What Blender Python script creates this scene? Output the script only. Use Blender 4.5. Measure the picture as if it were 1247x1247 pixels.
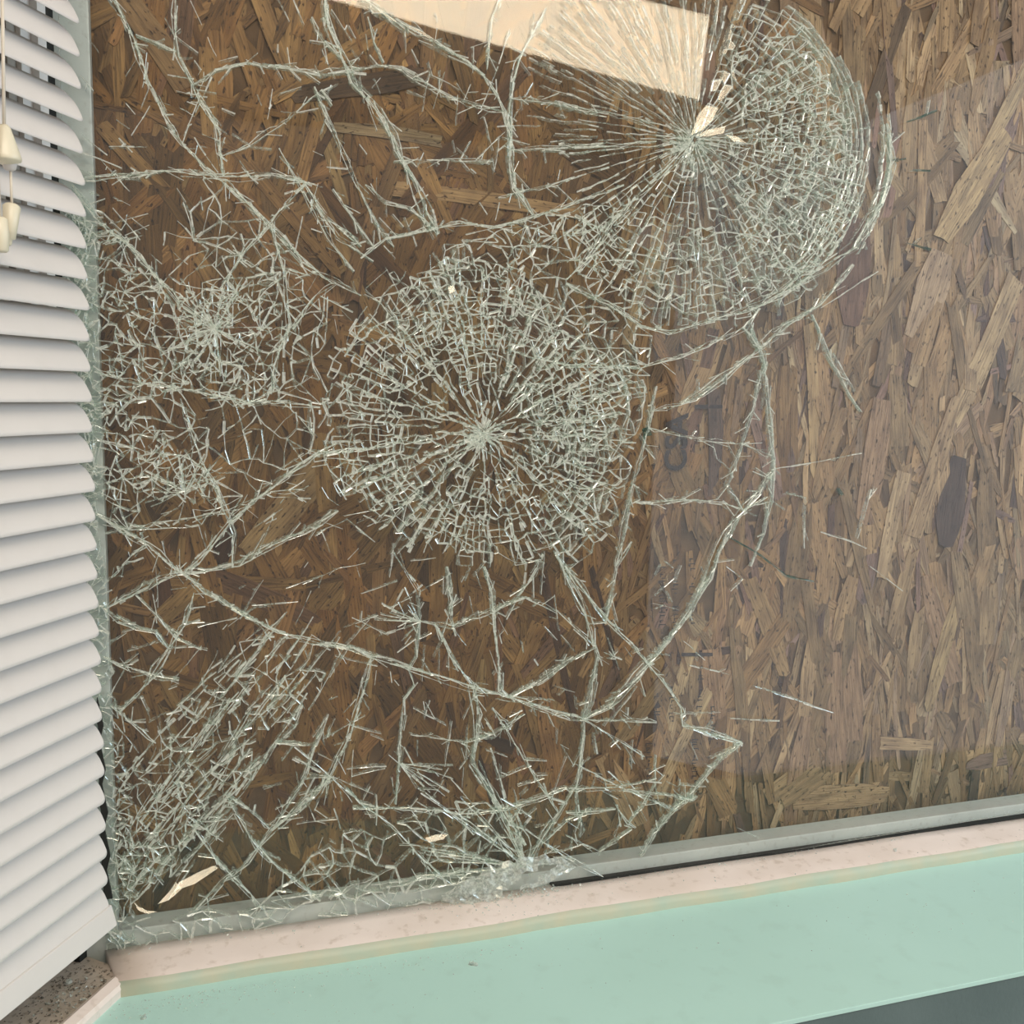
import bpy, bmesh, math, random
from mathutils import Vector, Matrix, Euler
from mathutils.geometry import delaunay_2d_cdt, tessellate_polygon

random.seed(7)
R = random.Random(11)
scene = bpy.context.scene
COL = scene.collection
for o in list(bpy.data.objects):
    bpy.data.objects.remove(o)

# ------------------------------------------------------------------ camera
W = 1247.0
FPX = 1190.0
YAW, PITCH, ROLL = math.radians(18.0), math.radians(6.8), math.radians(1.0)
DIST = 0.80
ZC = 0.463                                  # camera height above the mint sill board
cam_d = bpy.data.cameras.new('camera')
cam = bpy.data.objects.new('camera', cam_d)
COL.objects.link(cam)
cam_d.sensor_width = 36.0
cam_d.lens = 36.0 * FPX / W
cam_d.clip_start = 0.01
CAMROT = Matrix.Rotation(-YAW, 3, 'Z') @ Matrix.Rotation(math.pi/2 - PITCH, 3, 'X') @ Matrix.Rotation(ROLL, 3, 'Z')
CAMPOS = Vector((0.0, -DIST, ZC))
cam.matrix_world = Matrix.Translation(CAMPOS) @ CAMROT.to_4x4()
scene.camera = cam

def ray(px, py):
    return CAMROT @ Vector(((px - W/2)/FPX, -(py - W/2)/FPX, -1.0))
def atY(px, py, Y=0.0):
    d = ray(px, py); t = (Y - CAMPOS.y)/d.y
    return CAMPOS + d*t
def atZ(px, py, Z=0.0):
    d = ray(px, py); t = (Z - CAMPOS.z)/d.z
    return CAMPOS + d*t

# ------------------------------------------------------------------ light
world = bpy.data.worlds.new('world'); scene.world = world
world.use_nodes = True
world.node_tree.nodes['Background'].inputs[0].default_value = (1.0, 0.95, 0.88, 1)
world.node_tree.nodes['Background'].inputs[1].default_value = 0.45

def area(name, loc, target, sx, sy, power, color):
    l = bpy.data.lights.new(name, 'AREA'); l.shape = 'RECTANGLE'; l.size = sx; l.size_y = sy
    l.energy = power; l.color = color
    o = bpy.data.objects.new(name, l); COL.objects.link(o)
    o.location = loc
    o.rotation_euler = (Vector(target) - Vector(loc)).to_track_quat('-Z', 'Y').to_euler()
    return o
# daylight from the windows on the right side of the room
area('daylight_right', (3.3, -2.2, 0.45), (0.6, 0, 0.45), 3.4, 3.6, 25, (0.84, 0.92, 1.0))
# unseen warm light added overhead to brighten the sill
area('overhead_warm_fill', (0.05, -1.15, 1.55), (0.25, -0.05, 0.2), 1.1, 0.5, 21, (1.0, 0.90, 0.79))
# unseen cool light added to turn the sill bluer at the right
area('cool_fill_right', (2.5, -0.75, 0.95), (0.75, -0.08, 0.05), 0.8, 1.0, 20, (0.60, 0.82, 1.0))

scene.view_settings.view_transform = 'Standard'
scene.view_settings.look = 'None'
scene.view_settings.exposure = 0.12
scene.view_settings.gamma = 1.0
scene.view_settings.use_curve_mapping = False
scene.cycles.transparent_max_bounces = 40
scene.cycles.max_bounces = 10

# ------------------------------------------------------------------ material helpers
def mat(name):
    m = bpy.data.materials.new(name); m.use_nodes = True
    nt = m.node_tree; nt.nodes.clear()
    out = nt.nodes.new('ShaderNodeOutputMaterial')
    return m, nt, out
def N(nt, kind, **kw):
    n = nt.nodes.new(kind)
    for k, v in kw.items():
        if k.startswith('i_'):
            n.inputs[int(k[2:])].default_value = v
        else:
            setattr(n, k, v)
    return n
def ramp(nt, stops):
    r = nt.nodes.new('ShaderNodeValToRGB'); e = r.color_ramp.elements
    while len(e) > 1: e.remove(e[-1])
    e[0].position = stops[0][0]; e[0].color = tuple(stops[0][1]) + (1,)
    for p, c in stops[1:]:
        x = e.new(p); x.color = tuple(c) + (1,)
    return r
def painted(name, c0, c1, scale=9.0, rough=0.5, dirt=None, dirt_amt=0.0, bump=0.15, spec=0.4):
    m, nt, out = mat(name); L = nt.links.new
    tc = N(nt, 'ShaderNodeTexCoord')
    n1 = N(nt, 'ShaderNodeTexNoise'); n1.inputs['Scale'].default_value = scale; n1.inputs['Detail'].default_value = 6
    L(tc.outputs['Object'], n1.inputs['Vector'])
    r = ramp(nt, [(0.3, c0), (0.7, c1)]); L(n1.outputs['Fac'], r.inputs[0])
    col = r.outputs[0]
    if dirt:
        n2 = N(nt, 'ShaderNodeTexNoise'); n2.inputs['Scale'].default_value = scale*9; n2.inputs['Detail'].default_value = 8
        L(tc.outputs['Object'], n2.inputs['Vector'])
        r2 = ramp(nt, [(0.56, (0, 0, 0)), (0.72, (1, 1, 1))]); L(n2.outputs['Fac'], r2.inputs[0])
        mu = N(nt, 'ShaderNodeMath', operation='MULTIPLY'); L(r2.outputs[0], mu.inputs[0]); mu.inputs[1].default_value = dirt_amt
        mx = N(nt, 'ShaderNodeMixRGB'); L(mu.outputs[0], mx.inputs[0]); L(col, mx.inputs[1]); mx.inputs[2].default_value = tuple(dirt) + (1,)
        col = mx.outputs[0]
    b = N(nt, 'ShaderNodeBsdfPrincipled'); L(col, b.inputs['Base Color'])
    b.inputs['Roughness'].default_value = rough; b.inputs['Specular IOR Level'].default_value = spec
    n3 = N(nt, 'ShaderNodeTexNoise'); n3.inputs['Scale'].default_value = 260; L(tc.outputs['Object'], n3.inputs['Vector'])
    bp = N(nt, 'ShaderNodeBump'); bp.inputs['Strength'].default_value = bump; bp.inputs['Distance'].default_value = 0.0006
    L(n3.outputs['Fac'], bp.inputs['Height']); L(bp.outputs[0], b.inputs['Normal'])
    L(b.outputs[0], out.inputs[0])
    return m

M = {}
M['pink'] = painted('cream_pink_paint', (0.70, 0.60, 0.54), (0.81, 0.715, 0.67), 12, 0.45, (0.42, 0.32, 0.25), 0.45)
M['mint'] = painted('mint_paint', (0.43, 0.65, 0.59), (0.46, 0.69, 0.635), 5, 0.42, (0.30, 0.43, 0.38), 0.15)
M['green'] = painted('shaded_wall_green', (0.085, 0.125, 0.125), (0.11, 0.155, 0.155), 14, 0.6, bump=0.5)  # shade under the sill edge is put into this dark green
M['greyframe'] = painted('grey_frame', (0.47, 0.52, 0.51), (0.57, 0.62, 0.605), 18, 0.4, (0.30, 0.30, 0.28), 0.4)
M['smear'] = painted('smeared_edge_paint', (0.42, 0.50, 0.41), (0.52, 0.50, 0.38), 40, 0.5)
M['black'] = painted('black_gap_gasket', (0.010, 0.011, 0.010), (0.02, 0.02, 0.018), 20, 0.7)
M['white'] = painted('white_frame', (0.66, 0.62, 0.58), (0.72, 0.68, 0.64), 8, 0.4)
M['brownish'] = painted('taupe_frame', (0.34, 0.30, 0.26), (0.40, 0.36, 0.31), 8, 0.5)
M['slat'] = painted('white_slat', (0.59, 0.55, 0.52), (0.63, 0.59, 0.56), 6, 0.38, (0.5, 0.46, 0.42), 0.12, 0.04)
M['plastic'] = painted('ivory_plastic', (0.64, 0.58, 0.44), (0.70, 0.64, 0.50), 20, 0.35)
M['cord'] = painted('white_cord', (0.62, 0.55, 0.45), (0.70, 0.63, 0.54), 90, 0.7)
M['ceil'] = painted('ceiling_paint', (0.62, 0.59, 0.54), (0.66, 0.63, 0.58), 3, 0.8)
M['ink'] = painted('black_ink', (0.018, 0.014, 0.016), (0.05, 0.035, 0.035), 160, 0.8)
M['dust'] = painted('grey_dust', (0.07, 0.06, 0.045), (0.24, 0.21, 0.17), 60, 0.95)
M['osb_base'] = painted('resin_wood_base', (0.06, 0.034, 0.016), (0.16, 0.09, 0.04), 40, 0.8)

# glass: clear surface that mirrors a little
def glass_mat():
    m, nt, out = mat('clear_glass'); L = nt.links.new
    lw = N(nt, 'ShaderNodeLayerWeight'); lw.inputs['Blend'].default_value = 0.5
    pw = N(nt, 'ShaderNodeMath', operation='POWER'); L(lw.outputs['Facing'], pw.inputs[0]); pw.inputs[1].default_value = 5.0
    fr = N(nt, 'ShaderNodeMath', operation='MULTIPLY_ADD'); L(pw.outputs[0], fr.inputs[0]); fr.inputs[1].default_value = 0.95; fr.inputs[2].default_value = 0.045
    tr = N(nt, 'ShaderNodeBsdfTransparent'); tr.inputs[0].default_value = (0.985, 0.992, 0.987, 1)
    gl = N(nt, 'ShaderNodeBsdfGlossy'); gl.inputs['Roughness'].default_value = 0.015
    mx = N(nt, 'ShaderNodeMixShader'); L(fr.outputs[0], mx.inputs[0]); L(tr.outputs[0], mx.inputs[1]); L(gl.outputs[0], mx.inputs[2])
    L(mx.outputs[0], out.inputs[0]); return m
# broken edge of glass: pale sea green, half see-through, glinting
def crack_mat(name, col, lo, hi, gloss=0.3):
    m, nt, out = mat(name); L = nt.links.new
    tc = N(nt, 'ShaderNodeTexCoord')
    n1 = N(nt, 'ShaderNodeTexNoise'); n1.inputs['Scale'].default_value = 330; n1.inputs['Detail'].default_value = 3
    L(tc.outputs['Object'], n1.inputs['Vector'])
    mr = N(nt, 'ShaderNodeMapRange'); L(n1.outputs['Fac'], mr.inputs[0])
    mr.inputs[1].default_value = 0.35; mr.inputs[2].default_value = 0.65; mr.inputs[3].default_value = lo; mr.inputs[4].default_value = hi
    df = N(nt, 'ShaderNodeBsdfDiffuse'); df.inputs[0].default_value = col + (1,)
    tl = N(nt, 'ShaderNodeBsdfTranslucent'); tl.inputs[0].default_value = col + (1,)
    m1 = N(nt, 'ShaderNodeMixShader', i_0=0.45); L(df.outputs[0], m1.inputs[1]); L(tl.outputs[0], m1.inputs[2])
    gl = N(nt, 'ShaderNodeBsdfGlossy'); gl.inputs['Roughness'].default_value = 0.18; gl.inputs[0].default_value = (0.95, 1, 0.97, 1)
    m2 = N(nt, 'ShaderNodeMixShader', i_0=gloss); L(m1.outputs[0], m2.inputs[1]); L(gl.outputs[0], m2.inputs[2])
    tr = N(nt, 'ShaderNodeBsdfTransparent'); tr.inputs[0].default_value = (0.97, 0.99, 0.98, 1)
    m3 = N(nt, 'ShaderNodeMixShader'); L(mr.outputs[0], m3.inputs[0]); L(tr.outputs[0], m3.inputs[1]); L(m2.outputs[0], m3.inputs[2])
    L(m3.outputs[0], out.inputs[0]); return m
M['glass'] = glass_mat()
M['crack'] = crack_mat('broken_glass_edge', (0.95, 0.95, 0.90), 0.55, 1.0, 0.2)
M['crackdim'] = crack_mat('faint_glass_edge', (0.74, 0.82, 0.74), 0.12, 0.6, 0.3)
M['crackglint'] = crack_mat('bright_glass_edge', (0.95, 0.95, 0.91), 0.7, 1.0, 0.3)
M['crackdeep'] = crack_mat('deep_crack_face', (0.78, 0.86, 0.79), 0.10, 0.55, 0.3)
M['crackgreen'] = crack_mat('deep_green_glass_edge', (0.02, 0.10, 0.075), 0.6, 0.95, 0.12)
M['crush'] = crack_mat('crushed_glass', (0.78, 0.82, 0.78), 0.25, 0.8, 0.12)

def strand_mat():
    m, nt, out = mat('wood_strand'); L = nt.links.new
    at = N(nt, 'ShaderNodeAttribute', attribute_name='tone')
    uv = N(nt, 'ShaderNodeUVMap', uv_map='grain')
    mp = N(nt, 'ShaderNodeMapping'); mp.inputs['Scale'].default_value = (26, 620, 1); L(uv.outputs[0], mp.inputs[0])
    n1 = N(nt, 'ShaderNodeTexNoise'); n1.inputs['Scale'].default_value = 1.0; n1.inputs['Detail'].default_value = 5; n1.inputs['Distortion'].default_value = 0.6
    L(mp.outputs[0], n1.inputs['Vector'])
    r1 = ramp(nt, [(0.30, (0.44, 0.41, 0.39)), (0.5, (0.95, 0.95, 0.95)), (0.75, (1.25, 1.24, 1.2))]); L(n1.outputs['Fac'], r1.inputs[0])
    mu = N(nt, 'ShaderNodeMixRGB', blend_type='MULTIPLY', i_0=1.0); L(at.outputs['Color'], mu.inputs[1]); L(r1.outputs[0], mu.inputs[2])
    # broad tone drift along the strand
    mp2 = N(nt, 'ShaderNodeMapping'); mp2.inputs['Scale'].default_value = (30, 90, 1); L(uv.outputs[0], mp2.inputs[0])
    n2 = N(nt, 'ShaderNodeTexNoise'); n2.inputs['Scale'].default_value = 1.0; n2.inputs['Detail'].default_value = 3; L(mp2.outputs[0], n2.inputs['Vector'])
    r2 = ramp(nt, [(0.3, (0.62, 0.56, 0.54)), (0.62, (1.12, 1.1, 1.06))]); L(n2.outputs['Fac'], r2.inputs[0])
    mu2 = N(nt, 'ShaderNodeMixRGB', blend_type='MULTIPLY', i_0=1.0); L(mu.outputs[0], mu2.inputs[1]); L(r2.outputs[0], mu2.inputs[2])
    # dark bark flecks
    tc = N(nt, 'ShaderNodeTexCoord')
    mp3 = N(nt, 'ShaderNodeMapping'); mp3.inputs['Scale'].default_value = (150, 330, 1); L(uv.outputs[0], mp3.inputs[0])
    n3 = N(nt, 'ShaderNodeTexNoise'); n3.inputs['Scale'].default_value = 1.0; n3.inputs['Detail'].default_value = 2; L(mp3.outputs[0], n3.inputs['Vector'])
    r3 = ramp(nt, [(0.61, (1, 1, 1)), (0.68, (0.20, 0.15, 0.12))]); L(n3.outputs['Fac'], r3.inputs[0])
    mu3 = N(nt, 'ShaderNodeMixRGB', blend_type='MULTIPLY', i_0=1.0); L(mu2.outputs[0], mu3.inputs[1]); L(r3.outputs[0], mu3.inputs[2])
    b = N(nt, 'ShaderNodeBsdfPrincipled'); L(mu3.outputs[0], b.inputs['Base Color']); b.inputs['Roughness'].default_value = 0.55
    b.inputs['Specular IOR Level'].default_value = 0.25
    bp = N(nt, 'ShaderNodeBump'); bp.inputs['Strength'].default_value = 0.5; bp.inputs['Distance'].default_value = 0.0004
    L(n1.outputs['Fac'], bp.inputs['Height']); L(bp.outputs[0], b.inputs['Normal'])
    L(b.outputs[0], out.inputs[0]); return m
M['strand'] = strand_mat()

# ------------------------------------------------------------------ object helpers
def link(name, me, mats, parent=None, kind=None, label=None, cat=None, group=None):
    o = bpy.data.objects.new(name, me); COL.objects.link(o)
    if me is not None:
        if not isinstance(mats, (list, tuple)): mats = [mats]
        if len(me.materials) == 0:
            for m_ in mats: me.materials.append(m_)
    if parent: o.parent = parent
    if kind: o['kind'] = kind
    if label: o['label'] = label
    if cat: o['category'] = cat
    if group: o['group'] = group
    return o
def pydata(name, v, f, smooth=False):
    me = bpy.data.meshes.new(name); me.from_pydata([tuple(p) for p in v], [], f); me.update()
    if smooth:
        for p in me.polygons: p.use_smooth = True
    return me
def prism(pts0, pts1):
    """closed prism between two loops of equal length"""
    n = len(pts0); v = list(pts0) + list(pts1)
    f = [tuple(range(n))[::-1], tuple(range(n, 2*n))]
    for i in range(n):
        j = (i+1) % n; f.append((i, j, n+j, n+i))
    return v, f
def bevelled(me, w=0.001, seg=2):
    bm = bmesh.new(); bm.from_mesh(me)
    bmesh.ops.recalc_face_normals(bm, faces=bm.faces)
    bmesh.ops.bevel(bm, geom=list(bm.edges), offset=w, segments=seg, affect='EDGES', profile=0.6)
    bm.to_mesh(me); bm.free(); me.update(); return me

# ------------------------------------------------------------------ the setting
TH = math.radians(32)
SLDIR = Vector((-math.sin(TH), -math.cos(TH), 0))     # along the side window, from the corner towards the room
SLN = Vector((math.cos(TH), -math.sin(TH), 0))        # horizontal normal of the side window, into the bay
XR = 1.5                                              # how far the front window runs to the right
YF = -0.215                                           # front edge of the mint board
CX, CY = -0.063, -0.045                               # mitre of the two stops
ZG = 0.0135                                           # where the pane meets the stop
def sidepoint(u, n, z):
    """u metres from the corner along the side window, n metres into the bay"""
    return Vector((CX, CY, 0)) + SLDIR*u + SLN*n + Vector((0, 0, z))

# mint sill board
a = sidepoint(0.30, -0.01, 0); 
pts = [(CX - 0.012, CY + 0.012), (XR, CY + 0.012), (XR, YF), (sidepoint(0.20, 0, 0).x, YF), (sidepoint(0.20, -0.01, 0).x, sidepoint(0.20, -0.01, 0).y)]
pts = pts[::-1]
v, f = prism([(x, y, -0.004) for x, y in pts], [(x, y, 0.0) for x, y in pts])
sill = link('trim_1', bevelled(pydata('sill_board', v, f), 0.0006, 2), M['mint'], kind='structure', label='wide mint green painted window sill board', cat='window sill')
# wall below the board
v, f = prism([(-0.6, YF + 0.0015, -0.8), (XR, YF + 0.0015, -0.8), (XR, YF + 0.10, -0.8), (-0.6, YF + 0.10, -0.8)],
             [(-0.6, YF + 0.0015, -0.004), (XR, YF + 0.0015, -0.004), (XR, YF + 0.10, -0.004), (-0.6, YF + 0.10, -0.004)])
link('wall_front', pydata('wall_front', v, f), M['green'], kind='structure', label='wall below the mint sill with shade put into its dark green', cat='wall')

# cream pink stop along the pane
def sweep(profile, p0, p1):
    """profile: (distance into the room, z); p0/p1: callables giving a point for a distance and height"""
    n = len(profile)
    v = [p0(d, z) for d, z in profile] + [p1(d, z) for d, z in profile]
    f = [tuple(range(n)), tuple(range(n, 2*n))[::-1]]
    for i in range(n):
        j = (i+1) % n; f.append((i, n+i, n+j, j))
    return v, f
prof = [(-0.003, -0.004), (-0.003, ZG), (0.012, ZG - 0.0004), (0.030, 0.0115), (0.040, 0.0102), (0.0435, 0.0085), (0.0452, 0.0055), (0.0456, -0.004)]
mitre = lambda d: CX + (0.045 - d)*(-0.30)
segs = 46
vs, fs = [], []
n = len(prof)
for k in range(segs + 1):
    t = k/segs
    for d, z in prof:
        x = mitre(d)*(1-t) + XR*t
        wob = 0.0008*math.sin(k*1.7 + d*60) + 0.0005*math.sin(k*0.63)
        vs.append((x, -d + (wob if d > 0.03 else 0), z + 0.0005*math.sin(k*0.9 + d*90)*(1 if z > 0.004 else 0)))
for k in range(segs):
    for i in range(n - 1):
        fs.append((k*n+i, k*n+i+1, (k+1)*n+i+1, (k+1)*n+i))
fs.append(tuple(range(n))[::-1]); fs.append(tuple(range(segs*n, segs*n+n)))
me = pydata('stop', vs, fs, True)
me.materials.append(M['pink']); me.materials.append(M['smear'])
for i_, p_ in enumerate(me.polygons): p_.material_index = 1 if (i_ < segs*(n-1) and i_ % (n-1) >= 4) else 0
link('trim_2', me, None, kind='structure', label='cream pink painted stop along the foot of the broken pane', cat='trim')
# side stop: pale lip plus dusty ledge
lip = [(0.000, -0.004), (0.000, 0.006), (-0.002, 0.0092), (-0.009, 0.0115), (-0.0125, 0.0100), (-0.014, 0.004), (-0.014, -0.004)]
v, f = sweep([(d, z) for d, z in lip], lambda d, z: sidepoint(-0.004 + d*0.3, d, z), lambda d, z: sidepoint(0.40, d, z))
link('trim_3', pydata('side_lip', v, f), M['pink'], kind='structure', label='pale painted lip below the blind running to the corner', cat='trim')
M['ledge'] = painted('dusty_ledge', (0.38, 0.32, 0.26), (0.58, 0.50, 0.43), 30, 0.8, (0.10, 0.085, 0.07), 0.8)
v, f = sweep([(-0.012, -0.004), (-0.012, 0.0065), (-0.075, 0.0075), (-0.075, -0.004)], lambda d, z: sidepoint(-0.02 + d*0.2, d, z), lambda d, z: sidepoint(0.40, d, z))
link('trim_4', pydata('side_ledge', v, f), M['ledge'], kind='structure', label='dusty tan ledge under the blind at the corner', cat='trim')

# window frame of the front window: sill rail and jamb, seen through the pane
win = link('window_1', None, None, kind='structure', label='pale grey frame around the shattered front window', cat='window frame')
ZT = 0.0255
v, f = prism([(-0.16, 0.0075, -0.03), (XR, 0.0075, -0.03), (XR, 0.034, -0.03), (-0.16, 0.034, -0.03)],
             [(-0.16, 0.0075, ZT), (XR, 0.0075, ZT), (XR, 0.034, ZT - 0.002), (-0.16, 0.034, ZT - 0.002)])
link('bottom_rail', bevelled(pydata('bottom_rail', v, f), 0.0012), M['greyframe'], win)
v, f = prism([(-0.16, 0.0075, ZT - 0.003), (-0.0675, 0.0075, ZT - 0.003), (-0.0685, 0.034, ZT - 0.003), (-0.16, 0.034, ZT - 0.003)],
             [(-0.16, 0.0075, 1.1), (-0.0675, 0.0075, 1.1), (-0.0685, 0.034, 1.1), (-0.16, 0.034, 1.1)])
link('jamb', bevelled(pydata('jamb', v, f), 0.0012), M['greyframe'], win)
gx = [atY(px, 900, -0.002).x for px in (119, 131)]
loop0, loop1 = [], []
for k in range(15):                                  # black strip standing in for the dark gap beside the blind
    z = 0.060 + 0.165*k/14
    loop0.append((gx[0] + 0.001*math.sin(k*2.3), z)); loop1.append((gx[1] - 0.0016*(k % 3) - 0.003*(k/14), z))
lp = loop0 + loop1[::-1]
v, f = prism([(x, -0.0045, z) for x, z in lp], [(x, -0.0012, z) for x, z in lp])
link('dark_gap_strip', pydata('dark_gap_strip', v, f), M['black'], win)
x0 = atY(672, 1080, 0).x
v, f = prism([(x0, -0.0012, 0.0125), (XR, -0.0012, 0.0125), (XR, 0.0065, 0.0125), (x0, 0.0065, 0.0125)],
             [(x0, -0.0012, 0.0143), (XR, -0.0012, 0.0143), (XR, 0.0065, 0.0143), (x0, 0.0065, 0.0143)])
link('glazing_strip', pydata('glazing_strip', v, f), M['black'], win)

# side window behind the blind
side = link('window_2', None, None, kind='structure', label='pale side window frame behind the slats of the blind', cat='window frame')
def side_board(name, u0, u1, n0, n1, m, z0=0.0075, z1=1.1):
    q = [sidepoint(u0, n0, 0), sidepoint(u1, n0, 0), sidepoint(u1, n1, 0), sidepoint(u0, n1, 0)]
    v, f = prism([(p.x, p.y, z0) for p in q], [(p.x, p.y, z1) for p in q])
    return link(name, pydata(name, v, f), m, side)
def u_at(px, py, n):
    d = ray(px, py); p0 = sidepoint(0, n, 0)
    q = CAMPOS + d*((p0 - CAMPOS).dot(SLN)/d.dot(SLN))
    return (q - p0).dot(SLDIR)
def side_strip(name, px0, px1, n, m, depth=0.012):
    side_board(name, u_at(px1, 170, n), u_at(px0, 170, n), n - depth, n, m, 0.055 if m is not M['black'] else 0.0075)
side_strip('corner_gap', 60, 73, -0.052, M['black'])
side_strip('frame_bead', 51, 61, -0.044, M['white'])
side_strip('frame_stile', 30, 52, -0.050, M['white'])
side_strip('frame_cover', 13, 31, -0.054, M['brownish'])
side_strip('frame_gasket', 3, 14, -0.060, M['black'])
side_strip('frame_shadow_sheet', -420, 60, -0.072, M['black'], 0.004)  # black sheet painting in the shadow gap behind the frame boards
side_strip('frame_sash', -420, 4, -0.056, M['white'])

# ceiling over the bay
v, f = prism([(-2.2, -3.6, ZC + 1.12), (2.6, -3.6, ZC + 1.12), (2.6, 0.02, ZC + 1.12), (-2.2, 0.02, ZC + 1.12)],
             [(-2.2, -3.6, ZC + 1.2), (2.6, -3.6, ZC + 1.2), (2.6, 0.02, ZC + 1.2), (-2.2, 0.02, ZC + 1.2)])
link('ceiling', pydata('ceiling', v, f), M['ceil'], kind='structure', label='cream painted ceiling of the bay', cat='ceiling')

# ------------------------------------------------------------------ ceiling lamp that the pane mirrors
ZL = ZC + 1.06
def mirrored(px, py):
    h = atY(px, py, 0.0); d = ray(px, py); d = Vector((d.x, -d.y, d.z))
    return h + d*((ZL - h.z)/d.z)
LAMP_Q = [mirrored(852, 122), mirrored(864, 24), mirrored(330, -100), mirrored(330, -22)]
def lamp():
    m, nt, out = mat('lamp_diffuser')
    em = N(nt, 'ShaderNodeEmission'); em.inputs[0].default_value = (1.0, 0.83, 0.60, 1); em.inputs[1].default_value = 10.0
    nt.links.new(em.outputs[0], out.inputs[0])
    e = link('ceiling_light', None, None, label='flat ceiling light whose reflection shows in the pane', cat='lamp')
    c = sum(LAMP_Q, Vector())/4
    e.location = (c.x, c.y, ZL)
    loop = [(p - c) for p in LAMP_Q]
    v, f = prism([(p.x, p.y, 0) for p in loop], [(p.x, p.y, 0.012) for p in loop])
    link('diffuser', pydata('diffuser', v, f), m, e)
    v, f = prism([(p.x*1.0, p.y*1.0, 0.012) for p in loop], [(p.x*0.96, p.y*0.96, 0.06) for p in loop])
    link('housing', pydata('housing', v, f), M['white'], e)
    return c
LAMP_C = lamp()

# ------------------------------------------------------------------ strand board behind the pane
YB = 0.050                                    # front face of the board
board = link('strand_board', None, None, label='brown strand board sheet boarding up the window behind the glass', cat='board')
board.location = (0.4, YB, 0.0)
XB0, XB1, ZB0, ZB1 = -0.12, 1.25, -0.02, 0.98
v, f = prism([(XB0-0.4, 0.0006, ZB0), (XB1-0.4, 0.0006, ZB0), (XB1-0.4, 0.011, ZB0), (XB0-0.4, 0.011, ZB0)],
             [(XB0-0.4, 0.0006, ZB1), (XB1-0.4, 0.0006, ZB1), (XB1-0.4, 0.011, ZB1), (XB0-0.4, 0.011, ZB1)])
link('board_core', pydata('board_core', v, f), M['osb_base'], board)

TONES = [((0.44, 0.285, 0.145), 10), ((0.38, 0.235, 0.11), 18), ((0.32, 0.19, 0.085), 20), ((0.26, 0.15, 0.066), 12),
         ((0.36, 0.22, 0.12), 10), ((0.17, 0.095, 0.046), 4), ((0.29, 0.17, 0.12), 4), ((0.12, 0.065, 0.045), 2), ((0.50, 0.35, 0.19), 4)]
TL = [c for c, w in TONES for _ in range(w)]
def strand_outline(rr, ln, wd):
    """a torn flake: long axis along local x, width along y"""
    top, bot = [], []
    k = 3
    bow = rr.uniform(-0.03, 0.03)*ln
    tap0, tap1 = rr.uniform(0.45, 1), rr.uniform(0.45, 1)
    for i in range(k + 1):
        t = i/k
        w = wd*0.5*(1 if 0 < i < k else (tap0 if i == 0 else tap1))*rr.uniform(0.85, 1.1)
        x = (t - 0.5)*ln + rr.uniform(-0.04, 0.04)*ln
        b = bow*math.sin(t*math.pi)
        top.append((x + rr.uniform(-0.03, 0.03)*ln, b + w)); bot.append((x + rr.uniform(-0.03, 0.03)*ln, b - w*rr.uniform(0.8, 1.1)))
    e0 = [(top[-1][0] + rr.uniform(-0.1, 0.06)*ln*0.5, bow*0.2 + rr.uniform(-0.2, 0.2)*wd)]
    e1 = [(bot[0][0] - rr.uniform(-0.06, 0.1)*ln*0.5, bow*0.2 + rr.uniform(-0.2, 0.2)*wd)]
    return top + e0 + bot[::-1] + e1
def strand_mesh(name, items):
    """items: (outline, matrix or None, thickness, tone, uv offset)"""
    vs, fs, tones, uvs = [], [], [], []
    for outl, mtx, th, tone, off in items:
        b = len(vs); n = len(outl)
        for x, y in outl: vs.append((x, 0.0, y, mtx))
        for x, y in outl: vs.append((x, th, y, mtx))
        fs.append((tuple(range(b, b+n)), tone, off)); 
        for i in range(n):
            j = (i+1) % n; fs.append(((b+i, b+n+i, b+n+j, b+j), tone, off))
    raw = [(x, z) for x, y, z, m_ in vs]
    pos = [(m_ @ Vector((x, y, z))) if m_ else Vector((x, y, z)) for x, y, z, m_ in vs]
    me = pydata(name, pos, [q[0] for q in fs])
    ca = me.color_attributes.new('tone', 'FLOAT_COLOR', 'CORNER')
    uv = me.uv_layers.new(name='grain')
    li = 0
    cbuf = []; ubuf = []
    for q, tone, off in fs:
        for vi in q:
            cbuf.extend((tone[0], tone[1], tone[2], 1.0))
            ubuf.extend((raw[vi][0] + off[0], raw[vi][1] + off[1]))
    ca.data.foreach_set('color', cbuf); uv.data.foreach_set('uv', ubuf)
    return me
rs = random.Random(23)
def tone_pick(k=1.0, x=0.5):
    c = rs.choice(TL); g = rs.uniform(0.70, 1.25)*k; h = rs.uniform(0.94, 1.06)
    t = min(1, max(0, (x - 0.30)/0.35))                    # reflected haze and stronger light at the right put into the flake tones
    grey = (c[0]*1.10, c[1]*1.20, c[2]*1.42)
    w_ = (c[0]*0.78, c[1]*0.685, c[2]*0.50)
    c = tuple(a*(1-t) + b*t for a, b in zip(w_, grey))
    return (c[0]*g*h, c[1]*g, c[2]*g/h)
def pick_angle(x):
    """long axis measured from vertical; strands run mostly upright, wilder on the left"""
    sp = 15 if x > 0.45 else 27
    if rs.random() < 0.16: return rs.uniform(-90, 90)
    return rs.gauss(0, sp)
items = []
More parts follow.
